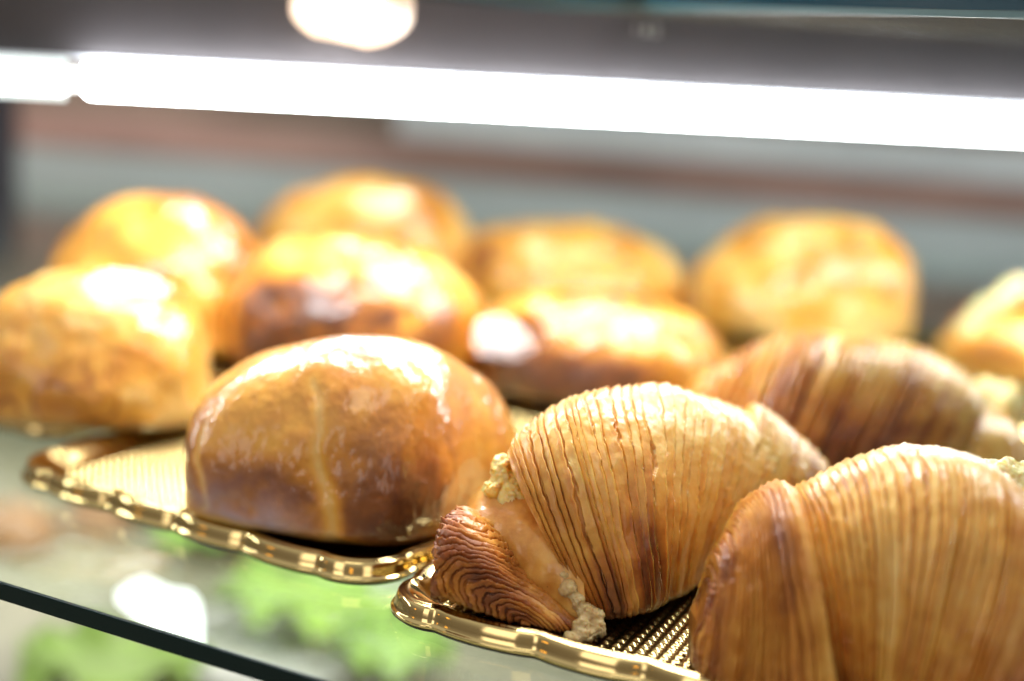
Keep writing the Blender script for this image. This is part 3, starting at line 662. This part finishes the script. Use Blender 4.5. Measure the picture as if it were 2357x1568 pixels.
# the big one in front, measured more closely
def front_bun():
    keys = [pkey(0, 437, 990, 428, 1085, .018, .018), pkey(.035, 452, 925, 430, 1125, .034, .015), pkey(.12, 515, 848, 480, 1160, .050, .013), pkey(.3, 680, 792, 640, 1190, .062, .013), pkey(.5, 850, 776, 800, 1215, .066, .013),
            pkey(.68, 985, 800, 940, 1215, .064, .013), pkey(.84, 1095, 868, 1060, 1170, .054, .013), pkey(.95, 1170, 955, 1150, 1110, .036, .014), pkey(1, 1197, 1010, 1190, 1070, .018, .016)]
    c = gnd(830, 1200); c[2] = 0
    me = bun_mesh(keys, 7, origin=c, ns=420, nphi=360, lum=.0013, toast0=.45, var=.34, n_exp=2.12,
                  streaks=[(.10, -15, 45, .012, -.02), (.40, 5, 62, .017, -.06), (.46, -40, 20, .03, -.06)],
                  patches=[(.25, 12, .2, 14, .20), (.62, 5, .14, 22, .22), (.72, -12, .05, 22, .34), (.45, -26, .6, 20, -.34), (.8, 30, .2, 40, .05), (.3, 40, .3, 20, .10)], shoulder=(64, 92, 1.0), reflection_spots=[(.17, -4, .13, 13, .9), (.30, -8, .1, 10, .5)])
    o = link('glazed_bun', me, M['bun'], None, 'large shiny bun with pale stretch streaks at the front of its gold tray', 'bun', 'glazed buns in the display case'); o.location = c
front_bun()
bun('yellow brown bun cut off by the left edge, lower of the two at left', dict(u0=-190, u1=412, vtop=612, vbase=1030, w=.075, peak=.55), 101, toast0=.26, shoulder=(26, 52, .6), blisters=[(300, 655, 105, 46, 0)])  # blisters: facet shaped to hold a bright ellipse
bun('orange bun behind the cut-off one at far left', dict(u0=55, u1=552, vtop=442, vbase=850, w=.075, peak=.5), 202, toast0=.34, shoulder=(20, 50, .9))
bun('bun with a broad white shine over its top, right behind the large front bun', dict(u0=472, u1=1085, vtop=535, vbase=905, w=.075, peak=.5), 303, toast0=.42, patches=[(.45, 20, .3, 22, .55), (.5, -10, .4, 20, .2)], ns=360, nphi=360, n_exp=2.4, shoulder=(38, 70, .9))
bun('tallest bun in the back row, peaking between its two neighbours', dict(u0=560, u1=1060, vtop=408, vbase=700, w=.08, peak=.58), 404, toast0=.26, shoulder=(20, 45, .6))
bun('dark fronted bun in the middle, left of the blurred ribbed pastry', dict(u0=1090, u1=1690, vtop=655, vbase=975, w=.07, peak=.45), 505, toast0=.46, ns=400, nphi=360, patches=[(.2, 5, .32, 36, .6), (.7, 0, .25, 25, .3)], shoulder=(28, 58, .9), blisters=[(1155, 775, 97, 52, 0)])  # blisters: facet shaped to hold a bright ellipse
bun('golden bun in the back row directly behind the dark fronted one', dict(u0=1050, u1=1575, vtop=505, vbase=760, w=.08, peak=.42), 606, toast0=.24, shoulder=(20, 48, .8))
bun('pale yellow bun alone at the right of the back row', dict(u0=1608, u1=2130, vtop=500, vbase=815, w=.08, peak=.55), 707, toast0=.20, shoulder=(16, 46, .8))

# bun at the right edge with a rim of cream
ks, C = dome_keys(2215, 2620, 690, 930, .075, .5); C = np.array([C[0], C[1], 0])
cb = empty('glazed_bun', tuple(C), 'orange bun with a pale cream lip, cut off by the right edge', 'bun', 'glazed buns in the display case')
link('bun_body', bun_mesh(ks, 808, origin=C, toast0=.36), M['bun'], cb)
pts = [aty(u, v, C[1] - .012) for u, v in ((2240, 760), (2262, 730), (2290, 705), (2320, 682), (2352, 668))]
lump('cream_lip', [(p, (.0065, .008, .0062)) for p in pts], cb, M['cream'], 29, .2, .08, 60, .1, .0008)

# ------------------------------------------------------------------ lower shelf seen through the glass
LZ = -.19
bm = bmesh.new(); box_bm(bm, 0, .75, LZ - .02, 3.0, 1.6, .04, 0); link('lower_shelf', bm_mesh('lower_shelf', bm), M['lower'], None, 'beige board of the lower shelf seen through the glass', 'shelf')
pn = [gnd(u, v, -.06) for u, v in ((268, 1385), (300, 1362), (335, 1352), (390, 1378), (440, 1384), (458, 1405), (466, 1440), (468, 1490), (340, 1450))]
bm = bmesh.new(); lo = [bm.verts.new(p) for p in pn]; hi = [bm.verts.new(p + np.array([0, 0, .004])) for p in pn]
bm.faces.new(lo[::-1]); bm.faces.new(hi)
for i in range(9): bm.faces.new((lo[i], lo[(i + 1) % 9], hi[(i + 1) % 9], hi[i]))
link('added_glowing_shape', bm_mesh('added_glowing_shape', bm), emit('glowing_white', (.95, .98, 1), 2.2), None, 'small glowing white shape added as a bright spot below the glass shelf at lower left', 'lamp')  # glowing shape added for a white blob in the glass
al = bpy.data.lights.new('under_shelf_fill', 'AREA'); al.shape = 'RECTANGLE'; al.size = 1.2; al.size_y = .03; al.energy = 1.7; al.color = (1, .98, .94)  # unseen lamp added to brighten the lower shelf
alo = bpy.data.objects.new('under_shelf_fill', al); COL.objects.link(alo); alo.location = (0, .72, -.02); alo.rotation_euler = (math.radians(-18), 0, EDGE)
M['green'] = plain('green_leaf', (.38, .58, .12), .5, noise_amt=.25, noise_scale=30)
M['paper'] = plain('white_paper', (.80, .80, .76), .6)
M['pinkish'] = plain('pinkish_crust', (.42, .22, .11), .5, noise_amt=.2, noise_scale=25)
def lower_at(u, v, z): return gnd(u, v, LZ + z)
def plate(u, v, r, label):
    c = lower_at(u, v, .002); e = empty('white_plate', tuple(c), label, 'plate', 'white plates on the lower shelf')
    lathe('dish', [(r * .6, 0), (r * .75, .002), (r, .009), (r, .011), (r * .72, .004), (.001, .0035)], M['white'], e, (0, 0, 0), 48)
    return c
def lettuce(u, v, r, seed, label):
    c = lower_at(u, v, .010); e = empty('lettuce_leaf', tuple(c), label, 'leaf', 'green leaves on the lower shelf')
    n = 60; A, Rr = np.meshgrid(np.linspace(0, 2 * math.pi, n, endpoint=False), np.linspace(.02, 1, 24), indexing='ij')
    rad = r * Rr * (1 + .18 * noise(np.cos(A) * 2, np.sin(A) * 2, seed, seed))
    z = .010 * Rr ** 2 * (1 + .9 * np.sin(A * 7 + 3 * noise(np.cos(A) * 3, np.sin(A) * 3, 0, seed)) * Rr) + .004
    V = np.stack([rad * np.cos(A), rad * np.sin(A) * .8, z], -1); V2 = V.copy(); V2[..., 2] -= .0012
    nn = V.shape[1]; F = grid_faces(nn, n)
    Va = V.transpose(1, 0, 2).reshape(-1, 3)
    link('blade', mesh_np('leaf', Va, F), M['green'], e)
for i, (u, v, r, l) in enumerate(((470, 1240, .026, 'dark green leaf below the back end of the left tray'), (700, 1420, .034, 'bright green leaf below the gap between tray corner and shelf edge'), (250, 1560, .034, 'bright green leaf under the shelf edge at lower left'), (900, 1530, .022, 'small green leaf below the right tray corner'))):
    lettuce(u, v, r * 1.45, 5 + i, l)
plate(620, 1520, .055, 'white plate below the front edge of the glass shelf')
plate(820, 1400, .035, 'small white plate below the corner of the near tray')
def roll_bun(u, v, r, label):
    c = lower_at(u, v, 0); bm = bmesh.new(); bmesh.ops.create_uvsphere(bm, u_segments=40, v_segments=24, radius=r)
    for q in bm.verts:
        q.co.z = max(q.co.z * .75, -.3 * r); f = float(noise(q.co.x * 50, q.co.y * 50, q.co.z * 50, 3)); q.co *= 1 + .08 * f; q.co.z += .3 * r
    o = link('bread_roll', bm_mesh('bread_roll', bm, True), M['pinkish'], None, label, 'roll', 'brown rolls on the lower shelf'); o.location = c
roll_bun(600, 1270, .022, 'reddish brown roll below the left tray between green leaves')
roll_bun(240, 1215, .024, 'dark reddish roll below the far corner of the left tray')
roll_bun(40, 1250, .026, 'tan roll below the far left of the glass shelf')
